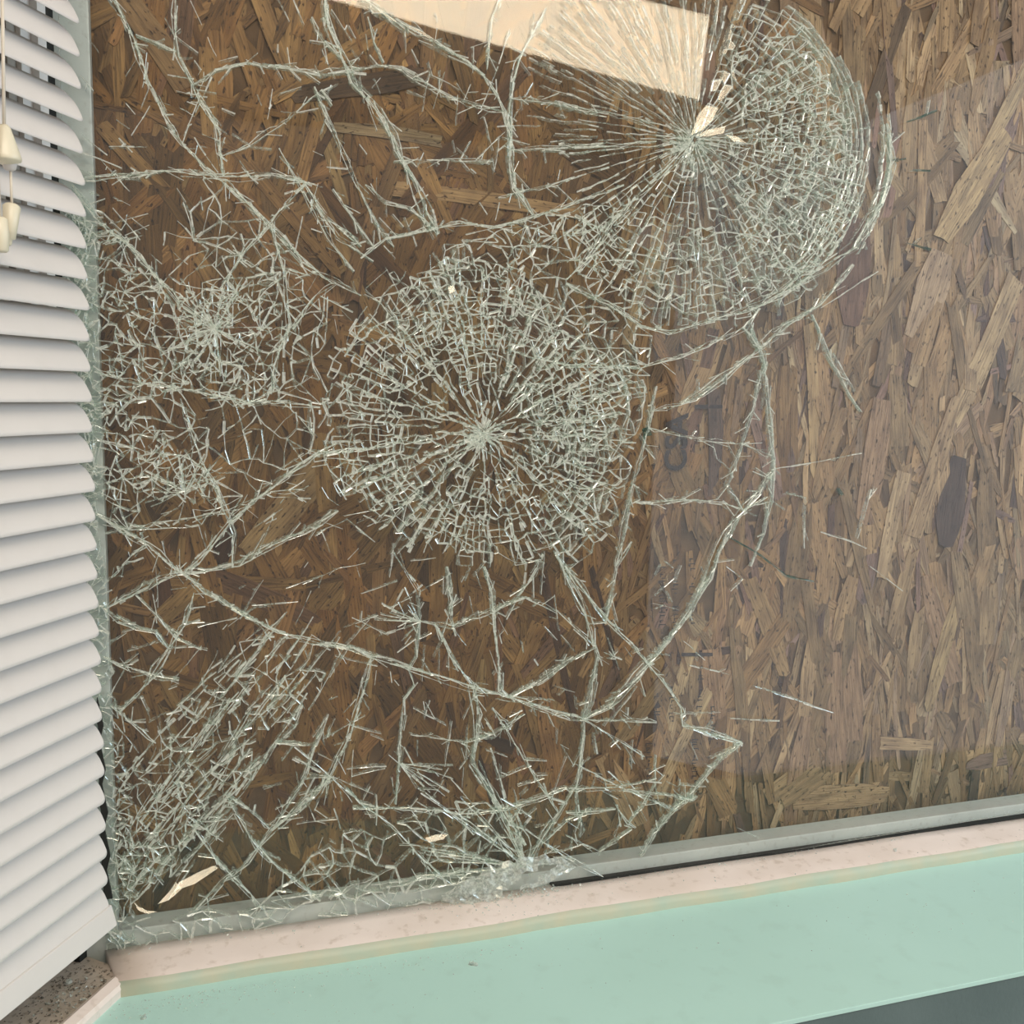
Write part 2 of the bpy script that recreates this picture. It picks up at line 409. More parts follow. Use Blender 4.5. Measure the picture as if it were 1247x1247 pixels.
for k in range(4300):
    x = rs.uniform(XB0, XB1) - 0.4; z = rs.uniform(ZB0 + 0.02, ZB1)
    ln = rs.choice([rs.uniform(0.05, 0.13), rs.uniform(0.025, 0.07), rs.uniform(0.07, 0.16)]); wd = min(ln*0.5, rs.choice([rs.uniform(0.005, 0.012), rs.uniform(0.01, 0.024), rs.uniform(0.005, 0.010)]))
    a = math.radians(90 + pick_angle(x + 0.4))
    depth = k/4300.0
    mt = Matrix.Translation((x, -0.0002 - 0.0017*depth - rs.uniform(0, 0.0004), z)) @ Matrix.Rotation(-a, 4, 'Y') @ Matrix.Rotation(math.radians(rs.gauss(0, 0.5)), 4, 'Z') @ Matrix.Rotation(math.radians(rs.gauss(0, 1.3)), 4, 'X')
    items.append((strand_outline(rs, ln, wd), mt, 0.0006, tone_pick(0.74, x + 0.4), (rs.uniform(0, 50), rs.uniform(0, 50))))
link('wood_strands', strand_mesh('wood_strands', items), M['strand'], board, kind='stuff')
# the large flakes on the face, each one a part
variants = {0: [], 1: [], 2: []}
for k in range(48):
    ln = rs.uniform(0.06, 0.15); wd = rs.uniform(0.010, 0.026)
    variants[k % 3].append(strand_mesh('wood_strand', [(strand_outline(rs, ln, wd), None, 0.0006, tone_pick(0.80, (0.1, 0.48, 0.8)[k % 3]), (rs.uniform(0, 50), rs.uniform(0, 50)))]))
def put_strand(me, x, z, ang, y):
    o = link('wood_strand', me, M['strand'], board)
    o.matrix_local = Matrix.Translation((x - 0.4, y, z)) @ Matrix.Rotation(-ang, 4, 'Y') @ Matrix.Rotation(math.radians(rs.gauss(0, 0.6)), 4, 'Z') @ Matrix.Rotation(math.radians(rs.gauss(0, 1.6)), 4, 'X')
    return o
for k in range(278):
    x = rs.uniform(-0.05, 1.02); z = rs.uniform(0.06, 0.93)
    put_strand(rs.choice(variants[0 if x < 0.38 else (1 if x < 0.58 else 2)]), x, z, math.radians(90 + pick_angle(x)), -0.0021 - 0.0004*rs.random())
# single flakes, two of them drawn for reflected bands: (pixel centre, length px, width px, angle from horizontal, tone)
NAMED = [((868, 545), 120, 20, 93, (0.12, 0.075, 0.06)), ((1085, 640), 110, 18, 80, (0.47, 0.34, 0.21)), ((1195, 430), 150, 22, 66, (0.48, 0.35, 0.21)), ((1130, 360), 90, 40, 74, (0.46, 0.33, 0.22)),
         ((1187, 222), 128, 34, 57, (0.50, 0.36, 0.20)), ((1157, 612), 92, 32, 84, (0.085, 0.052, 0.045)),
         ((1025, 970), 108, 26, -3, (0.40, 0.275, 0.16)), ((1100, 905), 70, 15, -8, (0.47, 0.33, 0.19)),
         ((1150, 780), 130, 16, 75, (0.42, 0.30, 0.16)), ((1210, 160), 150, 14, 62, (0.44, 0.32, 0.18)),
         ((1118, 240), 150, 13, 92, (0.44, 0.30, 0.17)), ((1062, 560), 120, 30, 84, (0.36, 0.235, 0.15)),
         ((1135, 570), 150, 24, 74, (0.41, 0.285, 0.17)), ((590, 245), 250, 16, -3, (0.42, 0.27, 0.13)),  # the long level flake paints a light band reflected in the pane
         ((440, 105), 170, 26, 14, (0.10, 0.058, 0.03)), ((470, 165), 130, 16, -2, (0.33, 0.24, 0.14)),  # the level greyish flake paints a faint reflected band
         ((608, 905), 40, 14, -28, (0.055, 0.032, 0.02)), ((345, 620), 150, 40, 48, (0.34, 0.22, 0.105)),
         ((170, 30), 190, 36, -52, (0.27, 0.165, 0.075)), ((1180, 1010-20), 90, 12, 88, (0.13, 0.08, 0.05)),
         ((985, 480), 160, 15, 96, (0.45, 0.31, 0.165)), ((1040, 330), 110, 38, 88, (0.19, 0.105, 0.075))]
for (px, py), ln, wd, ang, tone in NAMED:
    tone = tuple(c*0.85 for c in tone); p = atY(px, py, YB); q = atY(px + 1, py, YB); s_ = (q - p).length
    me = strand_mesh('wood_strand', [(strand_outline(rs, ln*s_, wd*s_), None, 0.0007, tone, (rs.uniform(0, 50), rs.uniform(0, 50)))])
    put_strand(me, p.x, p.z, math.radians(ang), -0.0030)

# stamped grade mark, running up the board
YINK = YB - 0.0042
stamp = link('grade_stamp', None, None, board, label='black ink stamp lettering')
stamp.parent = board
def ink_text(txt, px, py, size_px, squash=1.0):
    cu = bpy.data.curves.new('letters', 'FONT'); cu.body = txt; cu.size = 1.0; cu.align_x = 'LEFT'; cu.offset = 0.022
    tmp = bpy.data.objects.new('letters', cu); COL.objects.link(tmp)
    dg = bpy.context.evaluated_depsgraph_get()
    me = bpy.data.meshes.new_from_object(tmp.evaluated_get(dg))
    bpy.data.objects.remove(tmp)
    p = atY(px, py, YINK); s_ = (atY(px + 1, py, YINK) - p).length*size_px/0.70
    for vv in me.vertices:
        x, y = vv.co.x*s_*squash, vv.co.y*s_
        vv.co = Vector((p.x - 0.4 - y, YINK - YB, p.z + x))
    return link('letters', me, M['ink'], stamp)
ink_text('CSA', 835, 574, 26, 0.92)
def ink_bar(name, rects):
    v, f = [], []
    for x0, y0, x1, y1 in rects:
        b = len(v)
        for q in ((x0, y0), (x1, y0), (x1, y1), (x0, y1)):
            p = atY(q[0], q[1], YINK); v.append((p.x - 0.4, YINK - YB, p.z))
        f.append((b, b+1, b+2, b+3))
    return link(name, pydata(name, v, f), M['ink'], stamp)
ink_bar('stamp_bar', [(846, 493, 880, 497.5)])
ink_bar('stamp_bar', [(830, 795, 868, 799)])
ri = random.Random(5)
sm = []
for cx, y0, y1 in ((806, 690, 772), (822, 676, 770), (842, 680, 760), (800, 830, 872), (818, 836, 880), (852, 818, 866), (846, 900, 950), (790, 905, 955), (866, 860, 900)):
    y = y0
    while y < y1:
        h = ri.uniform(2, 4.5)
        if ri.random() < 0.8:
            x0 = cx + ri.uniform(-4, 0); x1 = cx + ri.uniform(1, 5)
            sm.append((x0, y, x1, y + ri.uniform(1.0, 1.6)))
            if ri.random() < 0.6: sm.append((x0, y, x0 + 1.2, y + h))
        y += h + ri.uniform(0.6, 2.0)
ink_bar('small_print', sm)

# ------------------------------------------------------------------ crack network of the pane (plan in pixels, mapped onto the pane)
rc = random.Random(41)
SEG = []                                       # (x0, y0, x1, y1, width px, kind)
def inside(poly, x, y):
    c = False; j = len(poly) - 1
    for i in range(len(poly)):
        xi, yi = poly[i]; xj, yj = poly[j]
        if (yi > y) != (yj > y) and x < (xj - xi)*(y - yi)/(yj - yi) + xi: c = not c
        j = i
    return c
PANE = [(66, -150), (1440, -150), (1440, 958), (1247, 990), (940, 1040), (660, 1083), (560, 1104), (400, 1130), (132, 1176), (115, 1000), (95, 650), (78, 300)]
def seg(a, b, w, kind=0):
    if math.hypot(a[0]-b[0], a[1]-b[1]) < 0.8: return
    if inside(PANE, *a) and inside(PANE, *b): SEG.append((a[0], a[1], b[0], b[1], w, kind))
def resample(pts, step):
    out = [pts[0]]
    for (x0, y0), (x1, y1) in zip(pts, pts[1:]):
        d = math.hypot(x1-x0, y1-y0); n = max(1, int(round(d/step)))
        for i in range(1, n+1): out.append((x0 + (x1-x0)*i/n, y0 + (y1-y0)*i/n))
    return out
def crack(pts, w=1.6, strands=1, spread=2.4, amp=1.2, step=9, spur=0.35, kind=0, spur_len=12):
    base = resample(pts, step); n = len(base)
    for s in range(strands):
        off = rc.uniform(-1, 1)*spread*(0 if s == 0 else 1); line = []
        for i, (x, y) in enumerate(base):
            a = base[max(0, i-1)]; b = base[min(n-1, i+1)]
            dx, dy = b[0]-a[0], b[1]-a[1]; d = math.hypot(dx, dy) or 1; nx, ny = -dy/d, dx/d
            off = off*0.7 + rc.uniform(-1, 1)*(amp if s == 0 else spread*0.8)
            e = 0.25 if i in (0, n-1) else 1
            line.append((x + nx*off*e, y + ny*off*e))
        ww = w*(1 if s == 0 else rc.uniform(0.4, 0.75))
        for a, b in zip(line, line[1:]):
            if s > 0 and rc.random() < 0.16: continue
            seg(a, b, ww*rc.uniform(0.65, 1.3), kind)
        for i in range(1, n-1):
            if rc.random() < spur/strands:
                x, y = line[i]; dx, dy = line[i+1][0]-line[i-1][0], line[i+1][1]-line[i-1][1]
                ang = math.atan2(dy, dx) + rc.choice([1, -1])*math.radians(rc.choice([rc.uniform(8, 30), rc.uniform(25, 70)])) + (math.pi if rc.random() < 0.4 else 0)
                L_ = rc.uniform(0.4, 1.5)*spur_len
                seg((x, y), (x + math.cos(ang)*L_, y + math.sin(ang)*L_), rc.uniform(0.4, 1.0), kind)
def lerp_tab(tab, th):
    th = th % 360
    t = sorted(tab); t = [(t[-1][0]-360, t[-1][1])] + t + [(t[0][0]+360, t[0][1])]
    for (a, ra), (b, rb) in zip(t, t[1:]):
        if a <= th <= b: return ra + (rb-ra)*(th-a)/(b-a)
    return t[0][1]
def web(c, tab, n0, r0, rings, w_ray, w_ring, arcs=None, drop=0.18, squeeze=13, amp=0.35, ring_amp=0.22, cut=None):
    """radial cracks that split as they spread, tied by broken rings"""
    rays = []
    for i in range(n0):
        th = 360.0*(i + rc.uniform(-0.3, 0.3))/n0; rays.append([th, r0])
    allr = list(rings)
    # more rays further out
    r = r0
    levels = []
    cur = n0
    while r < 260:
        if 2*math.pi*r/cur > squeeze:
            levels.append(r); 
            for i in range(cur): rays.append([360.0*(i + 0.5 + rc.uniform(-0.25, 0.25))/cur, r*rc.uniform(0.92, 1.1)])
            cur *= 2
        r += 4
    rays.sort()
    pos = []
    for th, rs0 in rays:
        rm = lerp_tab(tab, th)*rc.uniform(0.86, 1.06); d = 0.0
        path = {}
        prev = None
        for k, rr in enumerate(allr):
            if rr < rs0 - 1 or rr > rm: continue
            d = d*0.75 + rc.uniform(-1, 1)*amp*squeeze*0.5
            t = math.radians(th) + d/max(rr, 14); rq = rr*(1 + rc.uniform(-1, 1)*0.02) + rc.uniform(-1, 1)*ring_amp*9
            p = (c[0] + math.cos(t)*rq, c[1] + math.sin(t)*rq)
            path[k] = p
            if prev is not None and rc.random() > drop*0.5: seg(prev, p, w_ray*rc.uniform(0.5, 1.35))
            prev = p
        pos.append((th, path))
    for i in range(len(pos)):
        th, pa = pos[i]
        if arcs and not any(lo <= (th + 180) % 360 - 180 <= hi for lo, hi in arcs): continue
        for k in pa:
            for j in range(1, 5):
                th2, pb = pos[(i+j) % len(pos)]
                if k in pb:
                    if rc.random() > drop: seg(pa[k], pb[k], w_ring*rc.uniform(0.45, 1.3))
                    break
def mesh_zone(poly, space, w, drop=0.4, kind=0, stretch=None):
    xs = [p[0] for p in poly]; ys = [p[1] for p in poly]; pts = []
    tries = int(3.0*(max(xs)-min(xs))*(max(ys)-min(ys))/(space*space))
    for _ in range(tries):
        x, y = rc.uniform(min(xs), max(xs)), rc.uniform(min(ys), max(ys))
        if not inside(poly, x, y): continue
        if all((x-q[0])**2 + (y-q[1])**2 > (space*rc.uniform(0.5, 0.95))**2 for q in pts[-400:]): pts.append((x, y))
    if len(pts) < 4: return
    V, E, F, *_ = delaunay_2d_cdt([Vector(p) for p in pts], [], [], 0, 1e-4)
    for a, b in E:
        if rc.random() < drop: continue
        p, q = V[a], V[b]
        if math.hypot(p.x-q.x, p.y-q.y) > space*2.6: continue
        mid = ((p.x+q.x)/2 + rc.uniform(-1, 1)*space*0.12, (p.y+q.y)/2 + rc.uniform(-1, 1)*space*0.12)
        ww = w*rc.uniform(0.4, 1.35)
        seg((p.x, p.y), mid, ww, kind); seg(mid, (q.x, q.y), ww, kind)
def hub(c, n, r0, r1, w, a0=0, a1=360):
    for i in range(n):
        t = math.radians(rc.uniform(a0, a1)); L_ = rc.uniform(r0, r1)
        p = (c[0] + math.cos(t)*L_, c[1] + math.sin(t)*L_*0.9)
        crack([c, p], w*rc.uniform(0.5, 1.2), 1, amp=0.8, step=11, spur=0.15)

# impact web in the middle
TAB1 = [(0, 180), (20, 165), (45, 195), (70, 180), (90, 162), (115, 165), (135, 175), (160, 205), (180, 212), (205, 205), (225, 205), (250, 215), (270, 225), (290, 190), (315, 165), (340, 205)]
R1 = [5, 10, 16, 22, 29, 36, 43, 50, 57, 64, 71, 78, 85, 92, 99, 106, 112, 120, 129, 138, 147, 156, 165, 174, 184, 194, 204, 214, 225]
web((590, 525), TAB1, 34, 4, R1, 1.35, 1.25, drop=0.2, squeeze=9, amp=0.55, ring_amp=0.36)
mesh_zone([(590 + math.cos(math.radians(a))*0.97*lerp_tab(TAB1, a), 525 + math.sin(math.radians(a))*0.97*lerp_tab(TAB1, a)) for a in range(0, 360, 12)], 17, 0.95, 0.6)
mesh_zone([(470, 330), (545, 292), (640, 300), (640, 400), (560, 430), (470, 420), (410, 420)], 13, 1.0, 0.5)
mesh_zone([(640, 460), (705, 470), (705, 570), (650, 580)], 10, 0.9, 0.45)
hub((588, 530), 46, 8, 34, 1.2)
hub((575, 535), 26, 5, 18, 1.6)
hub((692, 515), 16, 8, 30, 1.0)
# impact fan top right
TAB2 = [(0, 205), (25, 215), (45, 225), (65, 235), (90, 232), (110, 225), (130, 205), (150, 175), (170, 165), (180, 185), (200, 210), (220, 240), (250, 240), (270, 190), (290, 195), (310, 195), (330, 190), (345, 195)]
R2 = [6, 12, 20, 29, 38, 47, 56, 66, 77, 88, 98, 108, 118, 128, 138, 147, 156, 165, 174, 183, 192, 201, 210, 220, 230]
web((846, 170), TAB2, 64, 6, R2, 0.9, 1.15, arcs=[(-74, 142)], drop=0.2, squeeze=9.5, amp=0.30, ring_amp=0.30)
hub((838, 178), 60, 10, 44, 0.7, 60, 300)
mesh_zone([(905, 90), (1000, 60), (1035, 150), (1050, 250), (1000, 330), (930, 330), (900, 230)], 11, 1.15, 0.45)
mesh_zone([(880, 60), (990, 30), (1040, 160), (1050, 260), (985, 345), (900, 350), (890, 200)], 16, 1.2, 0.5)
mesh_zone([(780, 290), (880, 270), (960, 300), (930, 370), (800, 390)], 14, 1.0, 0.5)
for rr, a0, a1 in ((186, -50, 45), (192, -48, 60), (198, -55, 55), (205, -30, 75), (213, -20, 80), (232, -15, 38), (240, -8, 40)):
    crack([(846 + math.cos(math.radians(a))*rr*1.0, 172 + math.sin(math.radians(a))*rr*1.02) for a in range(a0, a1, 6)], 1.25, 2, 1.6, spur=0.2)
# netting between the two webs
mesh_zone([(560, 292), (690, 255), (770, 290), (800, 400), (790, 450), (690, 440), (640, 400)], 14, 1.3, 0.42)
mesh_zone([(540, 285), (640, 262), (700, 250), (760, 240), (770, 300), (640, 310)], 17, 1.1, 0.5)
mesh_zone([(690, 440), (795, 445), (775, 560), (750, 650), (690, 660), (700, 540)], 13, 1.2, 0.46)
# left-hand nettings
mesh_zone([(80, 250), (130, 270), (215, 350), (262, 400), (230, 470), (100, 520)], 11, 1.15, 0.40)
mesh_zone([(215, 350), (262, 335), (345, 330), (352, 480), (300, 500), (220, 480)], 10, 1.1, 0.42)
mesh_zone([(95, 480), (180, 500), (262, 585), (275, 620), (220, 612), (105, 610)], 11, 1.1, 0.42)
mesh_zone([(210, 205), (290, 215), (350, 300), (330, 340), (240, 330)], 21, 1.1, 0.45)
mesh_zone([(345, 300), (410, 340), (385, 520), (345, 500)], 20, 1.1, 0.45)
mesh_zone([(70, 230), (104, 240), (112, 480), (128, 700), (140, 830), (96, 830), (84, 500)], 8, 1.2, 0.40)
mesh_zone([(110, 830), (142, 830), (165, 1000), (165, 1150), (118, 1170)], 9, 1.1, 0.42)
mesh_zone([(130, 1125), (400, 1085), (560, 1060), (640, 1045), (655, 1078), (400, 1126), (140, 1170)], 17, 1.2, 0.48)
mesh_zone([(90, 235), (150, 260), (250, 270), (340, 290), (400, 350), (385, 470), (400, 560), (330, 590), (275, 640), (180, 650), (110, 640), (92, 450)], 21, 1.0, 0.5)
hub((262, 400), 34, 20, 80, 1.1)
hub((225, 598), 20, 12, 60, 1.0, 150, 340)
# streaks running up from the lower left corner
EP = [(135, 1010), (160, 930), (240, 830), (290, 775), (400, 785), (420, 800), (350, 900), (290, 975), (215, 1075), (150, 1110)]
for k in range(260):
    x, y = rc.uniform(135, 420), rc.uniform(775, 1110)
    if not inside(EP, x, y): continue
    t = math.radians(rc.gauss(-51, 5)); L_ = rc.uniform(30, 110)/2
    crack([(x - math.cos(t)*L_, y - math.sin(t)*L_), (x + math.cos(t)*L_, y + math.sin(t)*L_)], rc.uniform(0.7, 1.5), 1, amp=0.9, step=13, spur=0.25, spur_len=7)
mesh_zone(EP, 14, 1.0, 0.6)
mesh_zone([(140, 1000), (200, 950), (270, 960), (210, 1060), (150, 1110)], 11, 1.0, 0.5)
# foot of the pane
FP = [(385, 1030), (440, 1000), (520, 985), (600, 960), (655, 990), (648, 1055), (560, 1080), (400, 1105), (300, 1120)]
mesh_zone(FP, 19, 1.3, 0.42)
hub((640, 1055), 26, 40, 190, 1.0, 165, 260)
hub((402, 945), 12, 20, 60, 0.9); hub((487, 930), 12, 25, 75, 0.8, -10, 70); hub((512, 757), 14, 20, 70, 1.0, 120, 250)
MAJ = [
 ([(128, -20), (150, 22), (165, 50), (178, 90), (200, 140), (222, 175), (250, 205), (275, 225), (305, 250), (330, 276), (370, 315), (405, 345)], 2.2, 3),
 ([(213, -10), (214, 40), (218, 70), (230, 95), (245, 125), (262, 150), (268, 185), (272, 215)], 1.8, 2),
 ([(165, 42), (190, 50), (214, 62)], 1.5, 2),
 ([(235, 103), (262, 85), (300, 76), (335, 79), (390, 89), (420, 85), (460, 79), (490, 83), (520, 100), (550, 120), (580, 129), (613, 136)], 2.0, 2),
 ([(90, 220), (140, 213), (200, 208), (240, 212), (290, 215), (330, 212), (370, 220), (395, 262), (440, 300)], 1.9, 3),
 ([(270, 190), (305, 178), (345, 150), (375, 122), (392, 110), (405, 128)], 1.2, 1),
 ([(88, 225), (105, 250), (130, 280), (160, 300), (200, 345), (220, 370), (262, 400)], 2.0, 2),
 ([(262, 400), (272, 346), (300, 305), (328, 276), (360, 235), (375, 222)], 1.7, 2),
 ([(330, 276), (345, 330), (352, 395), (340, 430), (330, 480)], 1.4, 2),
 ([(410, 345), (385, 360), (355, 400), (338, 430)], 1.4, 2),
 ([(115, 452), (150, 462), (200, 470), (260, 480), (310, 490), (350, 490), (390, 496)], 2.0, 2),
 ([(220, 485), (235, 530), (245, 560), (262, 590), (275, 625), (285, 650), (283, 690)], 1.6, 2),
 ([(118, 625), (150, 645), (180, 665), (205, 685), (235, 705), (265, 730), (300, 750), (340, 770), (390, 783), (430, 790), (450, 800), (500, 815), (550, 828), (590, 840), (620, 850), (680, 868), (712, 876)], 2.5, 3),
 ([(225, 697), (255, 670), (280, 640), (310, 610), (350, 580), (390, 550), (410, 540)], 2.0, 2),
 ([(125, 742), (180, 715), (215, 699), (250, 695), (290, 685), (330, 665), (370, 648), (412, 622)], 2.2, 2),
 ([(122, 718), (150, 690), (176, 664)], 1.5, 2),
 ([(128, 650), (150, 645), (200, 636), (240, 630), (280, 622), (330, 600), (372, 596)], 1.3, 1),
 ([(126, 740), (145, 755), (165, 765), (190, 770), (205, 790)], 1.5, 2),
 ([(236, 722), (225, 760), (205, 790), (180, 830), (145, 868)], 2.0, 2),
 ([(125, 800), (160, 815), (200, 825), (218, 828)], 1.7, 2),
 ([(165, 725), (190, 750), (215, 780), (245, 792)], 1.2, 1),
 ([(135, 860), (160, 880), (180, 900), (190, 905)], 1.3, 2),
 ([(590, 690), (598, 720), (603, 770), (607, 800), (612, 840), (620, 850)], 2.5, 3),
 ([(512, 757), (550, 765), (600, 745), (625, 733), (640, 728), (680, 745), (700, 765), (725, 788)], 1.4, 1),
 ([(512, 757), (508, 800), (500, 815), (505, 835), (492, 852), (490, 890), (487, 930), (482, 980)], 1.7, 2),
 ([(512, 757), (508, 720), (492, 695), (480, 672)], 1.4, 1),
 ([(545, 690), (550, 715), (550, 750), (555, 775)], 1.6, 2),
 ([(530, 760), (550, 795), (562, 815), (576, 832), (585, 870), (582, 900), (576, 930), (590, 950), (612, 985), (640, 1030)], 2.2, 3),
 ([(600, 862), (620, 890), (640, 925), (660, 960), (680, 990)], 1.5, 2),
 ([(662, 675), (650, 700), (632, 726)], 1.8, 2),
 ([(676, 672), (695, 715), (712, 750), (722, 785), (726, 800), (722, 830), (718, 855), (712, 876), (708, 915), (702, 955), (675, 1000), (655, 1030), (642, 1060)], 2.2, 3),
 ([(678, 675), (710, 715), (740, 757), (770, 785), (790, 808), (812, 835), (830, 862), (832, 885)], 1.8, 2),
 ([(770, 660), (752, 690), (745, 730), (737, 760)], 1.6, 2),
 ([(800, 470), (785, 540), (772, 590), (762, 640), (750, 690)], 1.5, 2),
 ([(712, 876), (740, 862), (765, 838), (800, 797), (830, 762), (865, 705), (880, 668), (900, 632), (925, 600), (940, 575)], 2.4, 3),
 ([(915, 400), (930, 430), (935, 470), (940, 520), (942, 560), (940, 610), (932, 650), (915, 690)], 1.6, 2),
 ([(620, 850), (660, 830), (700, 802), (726, 788)], 1.8, 2),
 ([(795, 500), (830, 492), (855, 480), (880, 462), (930, 420), (960, 395), (1000, 372), (1040, 322)], 2.0, 3),
 ([(650, 436), (700, 447), (780, 448), (830, 435), (880, 412), (908, 398), (925, 375)], 2.0, 2),
 ([(905, 398), (915, 410), (925, 425)], 2.0, 2),
 ([(990, 383), (1010, 430), (1035, 480), (1050, 502)], 1.1, 2),
 ([(790, 520), (850, 535), (905, 540), (940, 555)], 1.5, 1),
 ([(775, 612), (850, 610), (880, 612), (905, 622), (935, 605)], 1.5, 2),
 ([(935, 440), (905, 540), (888, 590), (905, 622)], 1.3, 1),
 ([(712, 876), (760, 906), (785, 922)], 1.2, 1),
 ([(712, 876), (750, 878), (800, 880)], 1.5, 1),
 ([(832, 885), (860, 890), (905, 905)], 1.8, 2),
 ([(640, 870), (600, 895), (570, 905), (500, 895)], 1.1, 1),
 ([(452, 802), (440, 850), (425, 900), (402, 945), (360, 990), (330, 1010), (300, 1050), (270, 1075), (235, 1112)], 1.9, 2),
 ([(402, 945), (440, 978), (480, 1008), (510, 1040), (540, 1070)], 1.7, 2),
 ([(275, 968), (300, 1012), (318, 1038), (345, 1062), (390, 1098)], 1.7, 2),
 ([(275, 968), (310, 990), (330, 1010)], 1.4, 1), ([(385, 905), (365, 960), (330, 1012)], 1.4, 2),
 ([(330, 1012), (390, 962), (402, 945)], 1.5, 2),
 ([(238, 1012), (262, 1045), (287, 1072), (322, 1108)], 1.7, 2),
 ([(335, 905), (385, 908), (400, 870)], 1.4, 1),
 ([(430, 985), (500, 985), (560, 992), (620, 985), (690, 960), (760, 958), (800, 948)], 1.4, 2),
 ([(395, -20), (400, 30), (420, 75), (430, 100), (450, 120), (470, 150), (485, 180), (500, 210), (520, 258), (534, 285)], 2.8, 4),
 ([(380, 20), (395, 50), (415, 70)], 1.6, 2),
 ([(438, -5), (480, 25), (530, 50), (570, 75), (590, 92), (605, 115), (613, 136), (618, 160), (620, 190), (626, 230), (650, 262)], 2.4, 3),
 ([(448, 20), (455, 50), (468, 76)], 1.4, 2),
 ([(612, -10), (600, 20), (597, 50), (594, 84)], 1.9, 2),
 ([(665, 10), (650, 40), (632, 72), (625, 100), (622, 150), (622, 190)], 2.0, 2),
 ([(607, 240), (640, 232), (665, 228), (700, 215)], 1.3, 1),
 ([(480, 196), (540, 195), (600, 196)], 1.0, 1),
 ([(440, 315), (470, 290), (520, 280), (560, 272), (600, 276), (650, 265), (700, 248), (760, 225)], 1.7, 2),
 ([(690, 340), (715, 312), (745, 272), (790, 225), (845, 172)], 2.0, 2),
 ([(620, 182), (660, 181), (740, 177), (800, 172)], 1.4, 2),
 ([(620, 120), (680, 125), (760, 140), (800, 150)], 1.0, 1),
 ([(690, 345), (740, 370), (780, 397), (815, 406), (870, 388), (930, 372), (985, 338), (1042, 300), (1075, 250), (1086, 200), (1080, 150)], 1.7, 3),
 ([(383, 105), (405, 160), (425, 205), (450, 255), (480, 300)], 1.3, 2),
 ([(405, 230), (430, 270), (455, 300)], 1.1, 2), ([(445, 225), (470, 245), (500, 255), (530, 280)], 1.3, 2),
 ([(385, 250), (410, 290), (455, 318)], 1.3, 2), ([(340, 180), (380, 250), (400, 290), (432, 330)], 1.2, 2),
 ([(380, 330), (440, 360)], 1.2, 2), ([(390, 360), (430, 380)], 1.2, 1),
 ([(700, 930), (760, 962), (810, 968), (845, 975)], 1.2, 1),
 ([(905, 905), (880, 925), (850, 960), (800, 1010), (780, 1045)], 1.3, 2),
 ([(702, 955), (708, 1005), (706, 1020)], 1.3, 1), ([(690, 990), (750, 985)], 1.2, 2),
 ([(660, 1025), (700, 1048), (735, 1068)], 1.1, 1), ([(660, 1028), (690, 1000), (720, 985)], 1.2, 1),
 ([(750, 980), (765, 1000), (775, 1008)], 1.2, 2), ([(690, 1018), (730, 1038), (770, 1010)], 1.1, 1),
 ([(770, 965), (820, 985), (850, 970)], 1.0, 1), ([(800, 920), (798, 955), (765, 1005)], 1.2, 1),
]
for pts, w, st in MAJ:
    crack(pts, w*0.55, st + 1, spread=1.6 + 1.15*st, amp=1.0, step=21, spur=0.9, spur_len=19)
    crack(pts, w*0.30, 1, spread=2.0, amp=2.6, step=8, spur=0.35, spur_len=9)
# stray hairlines between the main cracks, mostly fanning out from the middle blow
STRAY = [(110, 20), (640, 20), (700, 250), (800, 420), (780, 620), (860, 720), (840, 960), (640, 1060), (200, 1100), (130, 900), (100, 300)]
for k in range(680):
    x, y = rc.uniform(100, 870), rc.uniform(0, 1080)
    if not inside(STRAY, x, y): continue
    t = math.atan2(y - 525, x - 590) if rc.random() < 0.55 else rc.uniform(0, math.pi)
    t += rc.gauss(0, 0.35); L_ = rc.choice([rc.uniform(8, 25), rc.uniform(15, 60)])
    crack([(x, y), (x + math.cos(t)*L_, y + math.sin(t)*L_)], rc.uniform(0.4, 0.85), 1, amp=0.7, step=14, spur=0.25, spur_len=9)
# pale and dark green hairlines out in the clear part of the pane
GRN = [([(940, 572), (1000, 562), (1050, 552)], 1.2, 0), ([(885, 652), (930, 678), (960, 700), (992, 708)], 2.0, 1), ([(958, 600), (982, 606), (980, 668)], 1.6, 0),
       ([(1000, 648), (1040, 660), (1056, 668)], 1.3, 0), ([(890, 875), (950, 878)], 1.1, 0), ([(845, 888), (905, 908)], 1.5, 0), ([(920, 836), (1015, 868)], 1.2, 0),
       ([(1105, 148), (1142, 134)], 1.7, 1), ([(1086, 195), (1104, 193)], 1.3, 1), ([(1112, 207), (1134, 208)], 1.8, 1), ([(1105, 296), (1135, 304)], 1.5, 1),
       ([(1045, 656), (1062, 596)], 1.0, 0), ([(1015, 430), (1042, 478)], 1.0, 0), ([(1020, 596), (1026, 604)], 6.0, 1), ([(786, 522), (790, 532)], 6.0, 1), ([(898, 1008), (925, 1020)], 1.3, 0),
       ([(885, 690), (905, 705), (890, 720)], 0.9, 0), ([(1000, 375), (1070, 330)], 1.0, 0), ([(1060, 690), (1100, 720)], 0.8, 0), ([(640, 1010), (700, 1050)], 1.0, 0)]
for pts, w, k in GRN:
    crack(pts, w, 1, amp=0.7, step=12, spur=0.12, kind=k)

